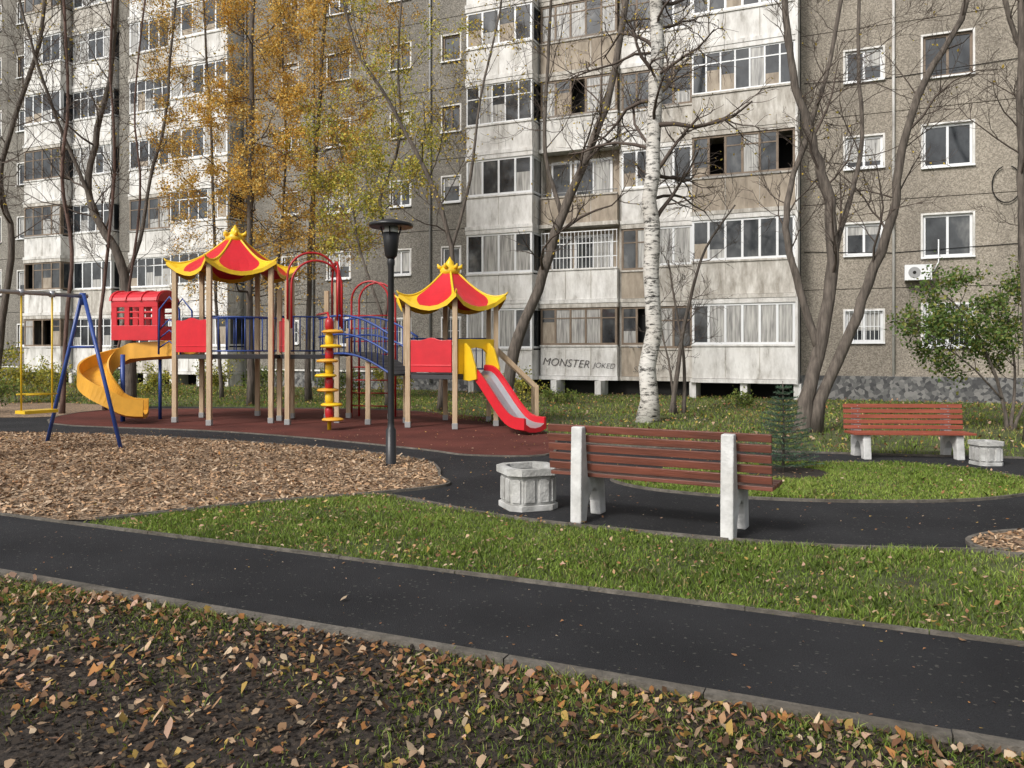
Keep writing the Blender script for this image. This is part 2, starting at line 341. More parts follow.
# crumbs and grit spilling over the path edges
P=pts_in(path_poly,30000,-6,5,3,9); o=((P[:,0]+3.67)*nn[0]+(P[:,1]-5.74)*nn[1]); P=P[rng.random(len(P))<np.exp(-np.minimum(o,1.28-o)/.035)*.8+.004]
leaves('path_litter',P,.004,.016,.009,[(.10,.075,.05),(.2,.14,.08),(.06,.05,.03),(.12,.14,.04)],.3)

# ------------------------------------------------------------------ apartment building
ang=math.radians(-23.4)
B=empty('apartment_building',(0,30.3,0),ang)
ST=2.77; NF=9
wall=MB(); win=MB(); bal=MB()
def window(u0,u1,z0,z1,y=.10,panes=2,old=False,sill=True):
    fm=3 if old else 0; fw=.075
    win.box(u0,u1,y-.03,y+.04,z0,z0+fw,fm); win.box(u0,u1,y-.03,y+.04,z1-fw,z1,fm)
    win.box(u0,u0+fw,y-.03,y+.04,z0+fw,z1-fw,fm); win.box(u1-fw,u1,y-.03,y+.04,z0+fw,z1-fw,fm)
    W=(u1-u0-2*fw)/panes; cur=random.random()<.55; ch=random.uniform(.3,1)
    for i in range(panes):
        a=u0+fw+i*W; b=a+W
        if i>0: win.box(a-.035,a+.035,y-.035,y+.03,z0+fw,z1-fw,fm)
        ins=.035; a2=a+(ins if i else 0); b2=b-(ins if i<panes-1 else 0)
        if cur and random.random()<.75:      # blind or curtain drawn part of the way
            zc=z1-fw-(z1-z0-2*fw)*ch
            win.box(a2,b2,y,y+.02,zc,z1-fw,2)
            if zc>z0+fw+.02: win.box(a2,b2,y,y+.02,z0+fw,zc,1)
        else: win.box(a2,b2,y,y+.02,z0+fw,z1-fw,1)
    if sill: win.box(u0-.06,u1+.06,-.08,y-.03,z0-.05,z0-.002,0)
def cell(u0,u1,k,w=None,m=0):
    z0=.78+ST*k; z1=z0+ST; g=.012; D=.25
    if not w:
        wall.box(u0+g,u1-g,0,D,z0+g,z1-g,m); return
    c,ww,hh=w; zc=2.35+ST*k; a,b=c-ww/2,c+ww/2; p,q=zc-hh/2,zc+hh/2
    wall.box(u0+g,a,0,D,z0+g,z1-g,m); wall.box(b,u1-g,0,D,z0+g,z1-g,m)
    wall.box(a,b,0,D,z0+g,p,m); wall.box(a,b,0,D,q,z1-g,m)
    e=.06
    wall.box(a-e,a+.0,-.006,.002,p-e,q+e,5); wall.box(b,b+e,-.006,.002,p-e,q+e,5); wall.box(a,b,-.006,.002,q,q+e,5)
    window(a,b,p,q,panes=2 if ww>.85 else 1+(k%2),old=random.random()<.18)
    if k==0 and random.random()<.6:
        n=int((b-a)/.12)
        for i in range(n+1): win.box(a+i*(b-a)/n-.008,a+i*(b-a)/n+.008,-.03,-.015,p,q,0)
        for zz in (p,(p+q)/2,q): win.box(a,b,-.03,-.015,zz-.01,zz+.01,0)
cells=[(-45,-41.5,None,0),(-41.5,-38,(-39.7,1.2,1.25),0),(-38,-34.5,(-36.2,1.2,1.25),0),(-34.5,-31,(-32.8,1.1,1.1),0),(-31,-28.6,(-29.8,1.3,1.3),0),(-28.6,-26.1,(-27.4,.9,1.1),0),
 (-20.6,-19.6,None,0),
 (-12.9,-9.2,(-10.4,.8,.95),0),(-9.2,-6.5,(-7.9,1.1,1.1),0),(-6.5,-3.5,(-4.9,.9,1.0),0),(-3.5,-1.5,(-2.6,.78,1.0),0),
 (10.3,13.05,(12.2,1.1,1.0),1),(13.05,16.4,(14.55,1.35,1.3),1),(16.4,19.6,(18.2,1.3,1.3),1),(19.6,23,(21.4,1.3,1.3),1),(23,27,(25,1.1,1.1),1),(27,32,(29,1.3,1.3),1)]
for u0,u1,w,m in cells:
    for k in range(NF): cell(u0,u1,k,w,m)
wall.box(-45,32,.25,9,0,.78+ST*NF,2)
wall.box(-45,32,-.05,9.05,.78+ST*NF,.78+ST*NF+.7,0)
def plinth(a,b): wall.box(a,b,.03,.25,0,.775,3); wall.box(a,b,-.04,.03,.70,.775,5)
for a,b in ((-45,-26.1),(-20.6,-19.6),(-12.9,-1.5)): plinth(a,b)
wall.box(10.3,32,-.14,.25,0,.775,3); wall.box(10.3,32,-.10,0,.776,.84,1)
# balcony mats: 0 white,1 aged,2 dark,3 frame,4 old frame,5 metal,6 glass,7 curtain,8 brown panel
def balcony(u0,u1,D,k,style,panes,left=False):
    z=.52+ST*k; y0=-D; top=z+ST
    pm=random.choice([0,0,0,0,1] if left else ([1,1,8,0,8] if style in('brown','open') else [0,0,0,0,1]))
    gh=random.choice([1.2,1.2,1.2,1.08])
    bal.box(u0-.04,u1+.04,y0-.06,.24,z,z+.13,1 if pm else 0)
    bal.box(u0,u1,y0,y0+.08,z+.14,z+gh,pm)
    if D>.3:
        bal.box(u0,u0+.08,y0+.08,.2,z+.14,z+gh,pm); bal.box(u1-.08,u1,y0+.08,.2,z+.14,z+gh,pm)
    n=max(1,round((u1-u0)/1.15))
    for i in range(1,n): 
        x=u0+(u1-u0)*i/n; bal.box(x-.01,x+.01,y0-.012,y0-.002,z+.16,z+gh-.02,1)
    bal.box(u0-.02,u1+.02,y0-.04,y0+.1,z+gh,z+gh+.06,0 if pm==0 else 1)
    if style=='brown' and random.random()<.5:
        bal.box(u0+.4,u0+.43,y0-.45,y0-.04,z+gh-.05,z+gh-.02,5); bal.box(u1-.43,u1-.4,y0-.45,y0-.04,z+gh-.05,z+gh-.02,5)
        for i in range(4): bal.tube([(u0+.4,y0-.12-.1*i,z+gh),(u1-.4,y0-.12-.1*i,z+gh-.02)],.006,4,5)
    g0,g1=z+gh+.062,top-.16
    if style in('white','brown','many'):
        fm=3 if style!='brown' else 4; fw=.075 if style!='many' else .05
        cur=random.random()
        tr=style=='many' or (style=='brown')
        def pane_band(a,b,ya,yb,axis,n):
            L=b-a
            for i in range(n+1):
                c=a+L*i/n; c=min(max(c,a+fw/2),b-fw/2)
                if axis=='x': bal.box(c-fw/2,c+fw/2,ya,yb,g0+fw,g1-fw,fm)
                else: bal.box(ya,yb,c-fw/2,c+fw/2,g0+fw,g1-fw,fm)
            for i in range(n):
                c0=a+L*i/n; c1=c0+L/n; rr=random.random(); gm=7 if rr<(.55 if cur<.25 else .12) else 6
                if axis=='x':
                    if style=='brown' and rr>.9: continue       # a sash standing open
                    if gm==6 and random.random()<.35:           # half-drawn curtain / stored things behind the glass
                        zs=g0+fw+random.uniform(.25,.8); bal.box(c0+.02,c1-.02,ya+.02,ya+.04,g0+fw,zs,7 if random.random()<.5 else 8); bal.box(c0+.02,c1-.02,ya+.02,ya+.04,zs,g1-fw,6)
                    else: bal.box(c0+.02,c1-.02,ya+.02,ya+.04,g0+fw,g1-fw,gm)
                    if tr: bal.box(c0+fw/2,c1-fw/2,ya+.005,ya+.035+.02,g0+.95,g0+.99,fm)
                else: bal.box(ya+.02,ya+.04,c0+.02,c1-.02,g0+fw,g1-fw,gm)
        for zz0,zz1 in((g0,g0+fw),(g1-fw,g1)): bal.box(u0,u1,y0,y0+.07,zz0,zz1,fm)
        pane_band(u0,u1,y0,y0+.07,'x',panes+(1 if style=='many' else 0))
        if D>.3:
            for xa in (u0,u1-.07):
                for zz0,zz1 in((g0,g0+fw),(g1-fw,g1)): bal.box(xa,xa+.07,y0+.07,0.2,zz0,zz1,fm)
                pane_band(y0+.1,.2,xa,xa+.07,'y',1)
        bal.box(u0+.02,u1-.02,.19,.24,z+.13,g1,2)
        bal.box(u0-.03,u1+.03,y0-.04,.24,g1,g1+.155,0 if style!='brown' else 1)
    else:
        bal.box(u0+.02,u1-.02,.18,.24,z+.13,top-.01,8)
        bal.box(u0+.25,u0+1.05,.12,.18,z+.14,g1-.1,3); bal.box(u0+.33,u0+.97,.09,.12,z+.9,g1-.2,6)
        bal.box(u0+1.15,u1-.3,.12,.18,z+.95,g1-.1,3)
        bal.box(u0+1.25,(u0+1.25+u1-.4)/2-.03,.09,.12,z+1.05,g1-.2,6); bal.box((u0+1.25+u1-.4)/2+.03,u1-.4,.09,.12,z+1.05,g1-.2,7)
        if style=='bars':
            n=int((u1-u0)/.14)
            for i in range(n+1): 
                x=u0+.02+(u1-u0-.04)*i/n; bal.box(x-.009,x+.009,y0+.03,y0+.05,g0,g1,3)
            for zz in (g0+.4,g0+.9,g1-.02): bal.box(u0,u1,y0+.028,y0+.052,zz-.015,zz+.015,3)
        else:
            bal.tube([(u0,y0+.04,g0+.12),(u1,y0+.04,g0+.12)],.015,6,5)
            for i in range(4): bal.tube([(u0+.1,y0+.1+.06*i,g1-.25),(u1-.1,y0+.1+.06*i,g1-.28)],.005,4,5)
sty={'A':['white','white','white','many','white','white','brown','white','white'],
     'L':['brown','bars','open','brown','brown','many','brown','white','brown'],
     'W':['brown','brown','white','brown','brown','white','brown','brown','white'],
     'Bb':['white','white','brown','many','white','brown','white','brown','white']}
def block(o):
    for k in range(NF):
        balcony(o-1.45,o+1.2,.95,k,sty['A'][k],4)
        balcony(o+1.3,o+4.2,.35,k,sty['L'][k],5)
        balcony(o+4.3,o+5.4,.12,k,sty['W'][k],2)
        balcony(o+5.5,o+6.8,.12,k,'white' if k%3 else 'brown',2)
        balcony(o+6.95,o+10.2,.95,k,sty['Bb'][k],6)
    for x in (o-1.5,o+1.22,o+4.22,o+6.84): bal.box(x+.002,x+.075,-.11,.245,.5,.78+ST*NF,1)
    bal.box(o+10.2+.003,o+10.28,-1.0,.245,.5,.78+ST*NF,0)
    wall.box(o-1.5,o+10.28,.15,.25,0,.52,4)
    for x in np.arange(o-1.4,o+10.3,1.65): wall.box(x,x+.22,-.9,-.0,0,.515,5)
block(0)
for k in range(NF):
    balcony(-26,-23.4,.95,k,random.choice(['white','many','brown']),4,True)
    balcony(-23.3,-20.7,.35,k,random.choice(['brown','white','many']),4,True)
    balcony(-19.5,-16.4,.35,k,random.choice(['white','many','brown','white']),5,True)
    balcony(-16.3,-13,.95,k,random.choice(['white','many','white']),5,True)
for a,b in((-26.1,-20.6),(-19.6,-12.9)):
    wall.box(a,b,.15,.25,0,.52,4)
    for x in np.arange(a,b,1.6): wall.box(x,x+.2,-.9,0,0,.515,5)
for x in (13.05,-3.5,-12.8,-9.15):
    bal.tube([(x,-.07,.3),(x,-.07,.78+ST*NF)],.045,8,5 if x<0 else 0)
bal.box(13.35,14.1,-.38,-.05,3.75,4.22,3)
pr=[(13.62+.17*math.cos(a),3.98+.17*math.sin(a)) for a in np.linspace(0,6.283,20,endpoint=False)]
bal.prism(pr,-.39,-.381,5,axis='y')
pr=[(13.62+.05*math.cos(a),3.98+.05*math.sin(a)) for a in np.linspace(0,6.283,12,endpoint=False)]
bal.prism(pr,-.40,-.391,2,axis='y')
bal.tube([(14.15,-.05,4.0),(14.3,-.04,4.3),(14.3,-.04,5.0)],.02,6,3)
# wall cables and a hanging cable loop
for zc in (4.8,10.3): bal.tube([(10.4,-.03,zc),(13,-.02,zc-.15),(20,-.03,zc+.1)],.012,4,2)
bal.tube([(16.1+.38*math.sin(a),-.06,6.55+.55*math.cos(a)) for a in np.linspace(.3,6.0,22)],.018,5,2)
wall.build('walls',[M_wallL,M_wallR,M_seam,M_stone,M_dark,M_white],B)
win.build('windows',[M_frame,M_glass,M_curt,M_framed],B)
bal.build('balconies',[M_white,M_white2,M_dark,M_frame,M_framed,M_metal,M_glass,M_curt,M_panelb],B)
for s,x,z,sz,y in (('MONSTER',1.36,1.06,.40,-.375),('JOKED',3.32,.98,.27,-.376),('SABER!',4.72,.82,.30,-.175),('pax',5.75,.95,.30,-.175)):
    cu=bpy.data.curves.new('graffiti','FONT'); cu.body=s; cu.size=sz; cu.shear=.25; cu.extrude=.001; cu.offset=-.004
    cu.materials.append(M_graf); g=bpy.data.objects.new('graffiti',cu); g.location=(x,y,z); g.rotation_euler=(math.pi/2,.06,0); col.objects.link(g); g.parent=B

# ------------------------------------------------------------------ trees
def grow(mb,p,d,L,r,lvl,tips,up=.08,wob=.22,kids=(5,5,5),ang=(25,55),m=1):
    n=5 if lvl>0 else 4; pts=[p.copy()]; dd=d.copy(); q=p.copy(); dirs=[dd.copy()]
    for i in range(n):
        dd=(dd+Vector((random.gauss(0,wob),random.gauss(0,wob),random.gauss(0,wob)+up))).normalized(); q=q+dd*(L/n); pts.append(q.copy()); dirs.append(dd.copy())
    r1=max(r*.3,.0035); mb.tube(pts,[r+(r1-r)*i/n for i in range(n+1)],5 if r>.03 else 3,m,False)
    if lvl==0: tips+=pts[1:]; return
    for _ in range(kids[lvl-1]):
        t=random.uniform(.2,1); i=min(n-1,int(t*n)); base=pts[i].lerp(pts[i+1],t*n-i)
        ax=dirs[i].orthogonal(); ax.rotate(Matrix.Rotation(random.uniform(0,6.28),3,dirs[i]))
        nd_=dirs[i].copy(); nd_.rotate(Matrix.Rotation(math.radians(random.uniform(*ang)),3,ax))
        grow(mb,base,nd_,L*random.uniform(.4,.65)*(1.1-.4*t),max(r*.5*(1-.4*t),.0045),lvl-1,tips,up,wob,kids,ang,m)
def gtree(name,guides,mats,nb=10,bl=1.8,kids=(5,4,4),lvl=2,up=.08,ang=(25,60),leaf=None,start=.35,bang=(35,75),wob=.2,trunkm=0):
    mb=MB(); tips=[]
    for g,r0,r1 in guides:
        pts=[Vector(p) for p in g]; out=[]
        for i in range(len(pts)-1):
            p0,p1,p2,p3=pts[max(i-1,0)],pts[i],pts[i+1],pts[min(i+2,len(pts)-1)]
            for q in range(4):
                t=q/4; out.append(.5*((2*p1)+(p2-p0)*t+(2*p0-5*p1+4*p2-p3)*t*t+(3*p1-p0-3*p2+p3)*t**3)+Vector((random.gauss(0,r1*.3),random.gauss(0,r1*.3),0)))
        out.append(pts[-1]); k=len(out)
        rad=[(r0+(r1-r0)*(i/(k-1))**.8)*random.uniform(.95,1.07) for i in range(k)]
        if pts[0].z<.4: rad[0]*=1.45; rad[1]*=1.12; out[0].z=-.1
        mb.tube(out,rad,12,trunkm)
        for b in range(nb):
            t=start+(1-start)*(b+random.random())/nb; i=min(k-2,int(t*(k-1))); p=out[i]; d=(out[i+1]-out[i]).normalized()
            ax=d.orthogonal(); ax.rotate(Matrix.Rotation(random.uniform(0,6.28),3,d)); dd=d.copy(); dd.rotate(Matrix.Rotation(math.radians(random.uniform(*bang)),3,ax))
            grow(mb,p,dd,bl*random.uniform(.6,1.2),max(.010,rad[i]*random.uniform(.2,.4)),lvl,tips,up,wob,kids,ang,1)
    E=empty(name,(0,0,0)); mb.build('trunk_and_branches',mats,E)
    if leaf:
        n,s0,s1,cols,filt,spread=leaf
        T=np.array([tuple(t) for t in tips]); 
        if filt: T=T[[filt(t) for t in T]]
        if len(T):
            P=T[rng.integers(0,len(T),n)]+rng.normal(0,spread,(n,3)); quads('leaves',P,s0,s1,cols,E)
    return E
def quads(name,P,s0,s1,cols,parent,asp=.6):
    N=len(P); s=rng.uniform(s0,s1,N)[:,None]; a=rng.normal(0,1,(N,3)); a/=np.linalg.norm(a,axis=1)[:,None]; b=rng.normal(0,1,(N,3)); b-=a*(a*b).sum(1)[:,None]; b/=np.linalg.norm(b,axis=1)[:,None]
    V=np.stack([P-a*s,P+b*s*asp,P+a*s,P-b*s*asp],1)
    C=np.array(cols)[rng.integers(0,len(cols),N)]*rng.uniform(.6,1.25,(N,1)); return scatter(name,V,C[:,None,:],M_leaf,parent)
def GD(Y,lst,dy=0):
    n=len(lst); return [wp(a,b,Y+dy*i/max(1,n-1)) for i,(a,b) in enumerate(lst)]
YL=[(.60,.42,.07),(.52,.38,.07),(.46,.38,.08)]
gtree('tree',[(GD(15.6,[(803,432),(806,400),(822,340),(832,260),(828,200),(815,150),(800,100),(788,40),(780,-60)]),.16,.055),
 (GD(15.6,[(812,415),(845,345),(868,285),(893,215),(902,150),(925,80),(960,20),(985,-60)],-.8),.12,.045),
 (GD(15.6,[(818,350),(800,290),(787,240),(790,190),(812,120),(830,60),(850,-60)],.6),.085,.035),
 (GD(15.6,[(832,262),(850,200),(862,140),(858,60),(862,-60)],1),.06,.03)],[M_bark,M_twig],nb=11,bl=1.7,kids=(6,5,4),start=.3,leaf=(260,.02,.04,YL,None,.03))
gtree('birch_tree',[(GD(17.8,[(648,422),(650,300),(651,200),(654,100),(658,0),(660,-140)]),.20,.13)],[M_birch,M_twig],nb=26,bl=2.2,kids=(7,6,4),up=-.03,start=.38,leaf=(900,.02,.04,YL,None,.05))
gtree('tree',[(GD(22,[(505,408),(514,350),(538,290),(562,215),(590,150),(610,90),(625,0),(635,-80)]),.18,.07),(GD(22,[(562,215),(545,150),(548,60),(555,-60)],1),.07,.035)],[M_bark,M_twig],nb=15,bl=2.3,kids=(6,5,4),leaf=(600,.03,.05,YL,None,.05))
gtree('tree',[(GD(20,[(672,414),(680,350),(690,300),(705,250),(735,205)]),.07,.02),(GD(20.2,[(684,413),(684,360),(676,310),(668,260)]),.055,.02),(GD(20.1,[(676,414),(668,360),(655,300)]),.04,.015)],[M_bark,M_twig],nb=9,bl=1.1,kids=(5,4,3),start=.35)
gtree('tree',[(GD(22,[(130,408),(130,330),(120,260),(100,225),(88,190),(98,130),(112,60),(120,-60)]),.16,.05),(GD(22,[(125,280),(140,240),(150,180),(165,120),(170,60),(180,-40)],1),.06,.028),(GD(22,[(98,215),(70,150),(50,100),(30,40),(10,-40)],-1),.055,.028)],[M_bark,M_twig],nb=14,bl=2.3,kids=(6,5,4),leaf=(600,.03,.05,YL,None,.05))
gtree('tree',[(GD(20,[(62,414),(66,330),(72,250),(62,180),(68,100),(64,0),(60,-60)]),.055,.028)],[M_barkr,M_twig],nb=20,bl=1.8,kids=(6,4,4))
gtree('tree',[(GD(21,[(105,410),(100,330),(108,250),(115,150),(110,60),(118,-60)]),.052,.025),(GD(21,[(104,400),(122,330),(140,200),(135,100),(150,-40)],1),.042,.02)],[M_barkr,M_twig],nb=14,bl=1.8,kids=(6,4,4))
gtree('tree',[(GD(24,[(-8,403),(2,320),(12,240),(0,180),(18,110),(40,40),(50,-60)]),.12,.045)],[M_bark,M_twig],nb=20,bl=2.8,kids=(6,5,4))
LY=[(.72,.42,.08),(.80,.54,.13),(.64,.36,.07),(.72,.56,.20)]
for Yd,g,r,n in ((23,[(252,405),(249,250),(252,100),(255,-120)],.11,34000),(25,[(308,401),(310,250),(318,120),(326,0),(330,-120)],.09,28000),(24.5,[(272,402),(276,300),(286,150),(280,0),(284,-120)],.05,16000),(26,[(222,400),(216,300),(212,150),(205,30),(200,-100)],.06,18000)):
    gtree('larch_tree',[(GD(Yd,g),r,r*.5)],[M_bark,M_twig],nb=46,bl=2.2,kids=(5,4,3),up=-.01,start=.25,bang=(60,95),leaf=(n,.022,.046,LY,lambda t:t[2]>4.6+random.gauss(0,1.3),.085))
gtree('tree',[(GD(21,[(440,411),(446,330),(452,262),(440,205),(415,150),(385,95),(355,45),(335,-40)]),.085,.03),(GD(21,[(450,255),(470,180),(480,100),(500,10),(505,-60)],1),.045,.022)],[M_bark,M_twig],nb=14,bl=1.8,kids=(6,5,4),leaf=(2600,.03,.05,YL,None,.07))
gtree('tree',[(GD(22,[(388,408),(384,330),(392,260),(380,200),(400,140),(398,60),(405,-40)]),.06,.028),(GD(22,[(384,320),(360,250),(350,190),(335,130)],1),.04,.018)],[M_bark,M_twig],nb=16,bl=1.9,leaf=(12000,.028,.05,[(.50,.48,.08),(.62,.50,.09),(.36,.40,.08),(.66,.52,.11)],lambda t:t[2]<11,.12))
gtree('tree',[(GD(14,[(1032,441),(1026,300),(1022,200),(1021,100),(1024,-80)]),.09,.05)],[M_bark,M_twig],nb=12,bl=1.5,start=.45)
gtree('tree',[(GD(19,[(1090,417),(1085,300),(1060,200),(1040,100),(1010,20),(990,-60)]),.11,.045)],[M_bark,M_twig],nb=14,bl=2,kids=(6,5,4))
gtree('small_leafy_tree',[(GD(16,[(1008,430),(1000,390),(985,350),(965,315),(945,295)]),.04,.012),(GD(16,[(1010,430),(1015,380),(1010,330),(1000,290)],.8),.035,.012),(GD(16,[(1003,400),(975,370),(950,350),(930,335)],-.5),.022,.008),(GD(16,[(1012,430),(1040,370),(1060,320)],.3),.03,.012)],[M_bark,M_twig],nb=11,bl=.75,kids=(4,4,3),start=.35,leaf=(9500,.026,.052,[(.09,.16,.035),(.13,.21,.05),(.18,.25,.07),(.28,.28,.07)],None,.10))
def shrub(a,Y,rx,h,n,cols):
    c=wp(a,400,Y); c.z=0; E=empty('shrub'); mb=MB(); tips=[]
    for i in range(9):
        d=Vector((random.gauss(0,.35),random.gauss(0,.35),1)).normalized()
        grow(mb,c+Vector((random.uniform(-rx,rx)*.5,random.uniform(-.4,.4)*rx,0)),d,h*random.uniform(.6,1),.012,2,tips,kids=(3,3,3))
    mb.build('stems',[M_twig,M_twig],E)
    T=np.array([tuple(t) for t in tips]); P=T[rng.integers(0,len(T),n)]+rng.normal(0,.09,(n,3)); P[:,2]=np.abs(P[:,2]); quads('leaves',P,.025,.055,cols,E)
GC=[(.12,.18,.04),(.18,.24,.055),(.26,.29,.07)]; YG=[(.40,.38,.07),(.52,.45,.08),(.24,.28,.06)]
for a,Y,rx,h,n,cc in ((15,24,1.3,1.5,2200,YG),(45,27,1.2,1.1,1500,YG),(95,28,1.2,1.0,1500,GC),(160,28,1.4,.9,1300,YG),(215,29,1.2,1.2,1400,YG),(262,27,1,1.1,1300,GC),(345,28,1.2,.9,1200,GC),(395,27,1,1,1200,YG),(560,24,.8,.35,500,GC),(740,23,.8,.35,500,GC),(520,25,.8,.9,900,YG),(-20,20,1,1.2,1200,GC)):
    shrub(a,Y,rx,h,n,cc)
# young spruce
E=empty('spruce_sapling',(sp[0],sp[1],0)); mb=MB(); mb.tube([(0,0,0),(.01,0,.6),(0,.01,1.2)],[.022,.014,.004],8,0)
NP=[]
for i in range(15):
    z=.10+i*.072; Lr=.50*(1-i/16)**.8
    for j in range(8):
        a=j*.785+i*.5+random.uniform(-.2,.2); l=Lr*random.uniform(.75,1.1); e=Vector((math.cos(a)*l,math.sin(a)*l,z+l*.18)); s=Vector((0,0,z))
        mb.tube([s,s.lerp(e,.5)-Vector((0,0,.02)),e],[.006,.004,.002],4,0,False)
        sd=Vector((-math.sin(a),math.cos(a),0))
        for q in range(int(60*l/.4)+10):
            t=random.uniform(.12,1); side=random.uniform(-1,1)*.22*l*(1-t*.6); p=s.lerp(e,t)+sd*side; NP.append((p,(e-s).normalized()))
mb.build('trunk',[M_bark],E)
PV=np.array([tuple(p) for p,_ in NP]); D=np.array([tuple(d) for _,d in NP]); N=len(PV)
D=D+rng.normal(0,.55,(N,3)); D/=np.linalg.norm(D,axis=1)[:,None]; W=np.cross(D,rng.normal(0,1,(N,3))); W/=np.linalg.norm(W,axis=1)[:,None]
L=rng.uniform(.02,.04,(N,1)); V=np.stack([PV-W*.004,PV+W*.004,PV+D*L*1.4],1)
scatter('needles',V,(np.array([(.05,.10,.06),(.07,.13,.075),(.10,.16,.105)])[rng.integers(0,3,N)])[:,None,:],M_grass,E)

# ------------------------------------------------------------------ play structure
PS=empty('playground_structure')
post=MB(); pn=MB(); rf=MB(); ml=MB()
def V2(c,R,a): return Vector((c[0]+R*math.cos(math.radians(a)),c[1]+R*math.sin(math.radians(a)),0))
def post_at(p,z,cap=True):
    post.box(p.x-.05,p.x+.05,p.y-.05,p.y+.05,0.02,z,0)
    post.box(p.x-.058,p.x+.058,p.y-.058,p.y+.058,0.02,.14,1)
def frame(p,q):
    d=(q-p); L=d.length; d.normalize(); n=Vector((-d.y,d.x,0))
    return Matrix(((d.x,n.x,0,p.x),(d.y,n.y,0,p.y),(0,0,1,0),(0,0,0,1))),L
def panel(p,q,z0,z1,m=0):
    T,L=frame(p,q); a=.07; b=L-.07; k=12; top=[]
    for i in range(k+1):
        t=i/k; top.append((b-(b-a)*t, z1+.05*math.sin(math.pi*t)+.02*math.cos(4*math.pi*t)))
    pn.prism([(a,z0),(b,z0)]+top,-.02,.02,m,T,'y')
    pn.box(a-.0,b,-.028,.028,z0+.12,z0+.15,m,T)
def rail(p,q,z0,z1,n=7):
    T,L=frame(p,q); P=lambda x,z:T@Vector((x,0,z))
    for z in(z0,z1): ml.tube([P(.04,z),P(L-.04,z)],.02,6,0)
    for i in range(1,n): ml.tube([P(L*i/n,z0),P(L*i/n,z1)],.013,5,0)
def hexroof(c,R,ze,za,rot,lift=.2):
    rows=12
    for s in range(6):
        a0=math.radians(rot+60*s); a1=a0+math.pi/3
        grid=[]
        for i in range(rows+1):
            t=i/rows; sb=.90-.55*max(0,(t-.6)/.4)**1.8
            us=[-1,-(1+sb)/2,-sb,-sb/2,0,sb/2,sb,(1+sb)/2,1]
            row=[]; rr=.10+(R-.10)*t
            for u in us:
                w=(u+1)/2; p=Vector((math.cos(a0),math.sin(a0),0)).lerp(Vector((math.cos(a1),math.sin(a1),0)),w)*rr
                p*=1+.10*abs(u)**3*t**3
                z=ze+(za-ze)*(1-t)**1.40+lift*abs(u)**3.5*t**4 - .07*(1-abs(u))*t**6
                row.append(Vector((c[0]+p.x,c[1]+p.y,z)))
            grid.append(row)
        for i in range(rows):
            for j in range(8):
                m=1 if (j<2 or j>5) else 0
                rf.face([grid[i][j],grid[i][j+1],grid[i+1][j+1],grid[i+1][j]],m,True)
        for j in range(8):
            A,Bq=grid[rows][j],grid[rows][j+1]
            rf.face([A,Bq,Bq-Vector((0,0,.09)),A-Vector((0,0,.09))],1,False)
        rf.tube([grid[i][0] for i in range(rows+1)]+[grid[rows][0]+Vector((math.cos(a0)*.04,math.sin(a0)*.04,.05))],[.026]*(rows+1)+[.01],6,1)
    rf.lathe([(.19,-.14),(.22,-.03),(.15,.06),(.09,.10),(.09,.14),(.04,.20),(.0,.27)],(c[0],c[1],za),12,1)
    for s in range(6):
        a=math.radians(rot+60*s+30); p=Vector((c[0]+.15*math.cos(a),c[1]+.15*math.sin(a),za)); rf.tube([p,p+Vector((math.cos(a)*.09,math.sin(a)*.09,.04)),p+Vector((math.cos(a)*.11,math.sin(a)*.11,.10))],[.05,.045,.014],6,1)
def deckpoly(pts,z): pn.prism([(p.x,p.y) for p in pts],z-.09,z,2)
LC_=(-6.23,18.0); LR=1.25; hx=[V2(LC_,LR,25+60*i) for i in range(6)]
zL=1.5
for p in hx: post_at(p,3.42)
deckpoly(hx,zL); hexroof(LC_,1.30,3.34,4.16,25)
panel(hx[3],hx[4],zL+.05,zL+.72); rail(hx[4],hx[5],zL+.08,zL+.80); rail(hx[0],hx[1],zL+.08,zL+.85); rail(hx[1],hx[2],zL+.08,zL+.85)
MC=(-4.49,17.6); mq=[V2(MC,.74,a) for a in (70,160,250,340)]
for i,p in enumerate(mq): post_at(p,3.05 if i in(2,3) else 2.95)
deckpoly(mq,zL); panel(mq[1],mq[2],zL+.05,zL+.72); rail(mq[0],mq[1],zL+.08,zL+.85)
RC=(-1.32,17.0); RR=1.05; hr=[V2(RC,RR,40+60*i) for i in range(6)]
zR=1.1
for p in hr: post_at(p,2.66)
deckpoly(hr,zR); hexroof(RC,1.16,2.55,3.32,40)
panel(hr[3],hr[4],zR+.05,zR+.68); rail(hr[0],hr[1],zR+.08,zR+.75); rail(hr[1],hr[2],zR+.08,zR+.75)
def hoop(p,q,z0,mat=1,rad=.024):
    d=(q-p); c=(p+q)/2; L=d.length; pts=[Vector((p.x,p.y,z0-.9))]
    for i in range(17):
        t=math.pi*i/16; pts.append(Vector((c.x-d.x/2*math.cos(t),c.y-d.y/2*math.cos(t),z0+L*.5*math.sin(t))))
    pts.append(Vector((q.x,q.y,z0-.9))); ml.tube(pts,rad,8,mat)
o1=Vector((.02,-.07,0))
hoop(mq[2]+o1,mq[3]+o1,3.15)
hoop(mq[2]+o1+Vector((.16,-.28,0)),mq[3]+o1+Vector((.16,-.28,0)),2.95)
sm=(mq[2]+mq[3])/2; outd=Vector((math.cos(math.radians(295)),math.sin(math.radians(295)),0))
hoop(mq[3]+Vector((.06,0,0)),mq[0]+Vector((.1,.1,0)),3.0)
ml.tube([mq[3]+Vector((-.1,-.1,3.3)),mq[3]+outd*.5+Vector((-.1,0,3.45)),mq[3]+outd*1.0+Vector((-.2,0,3.1)),mq[3]+outd*1.15+Vector((-.25,0,2.2))],.02,8,1)
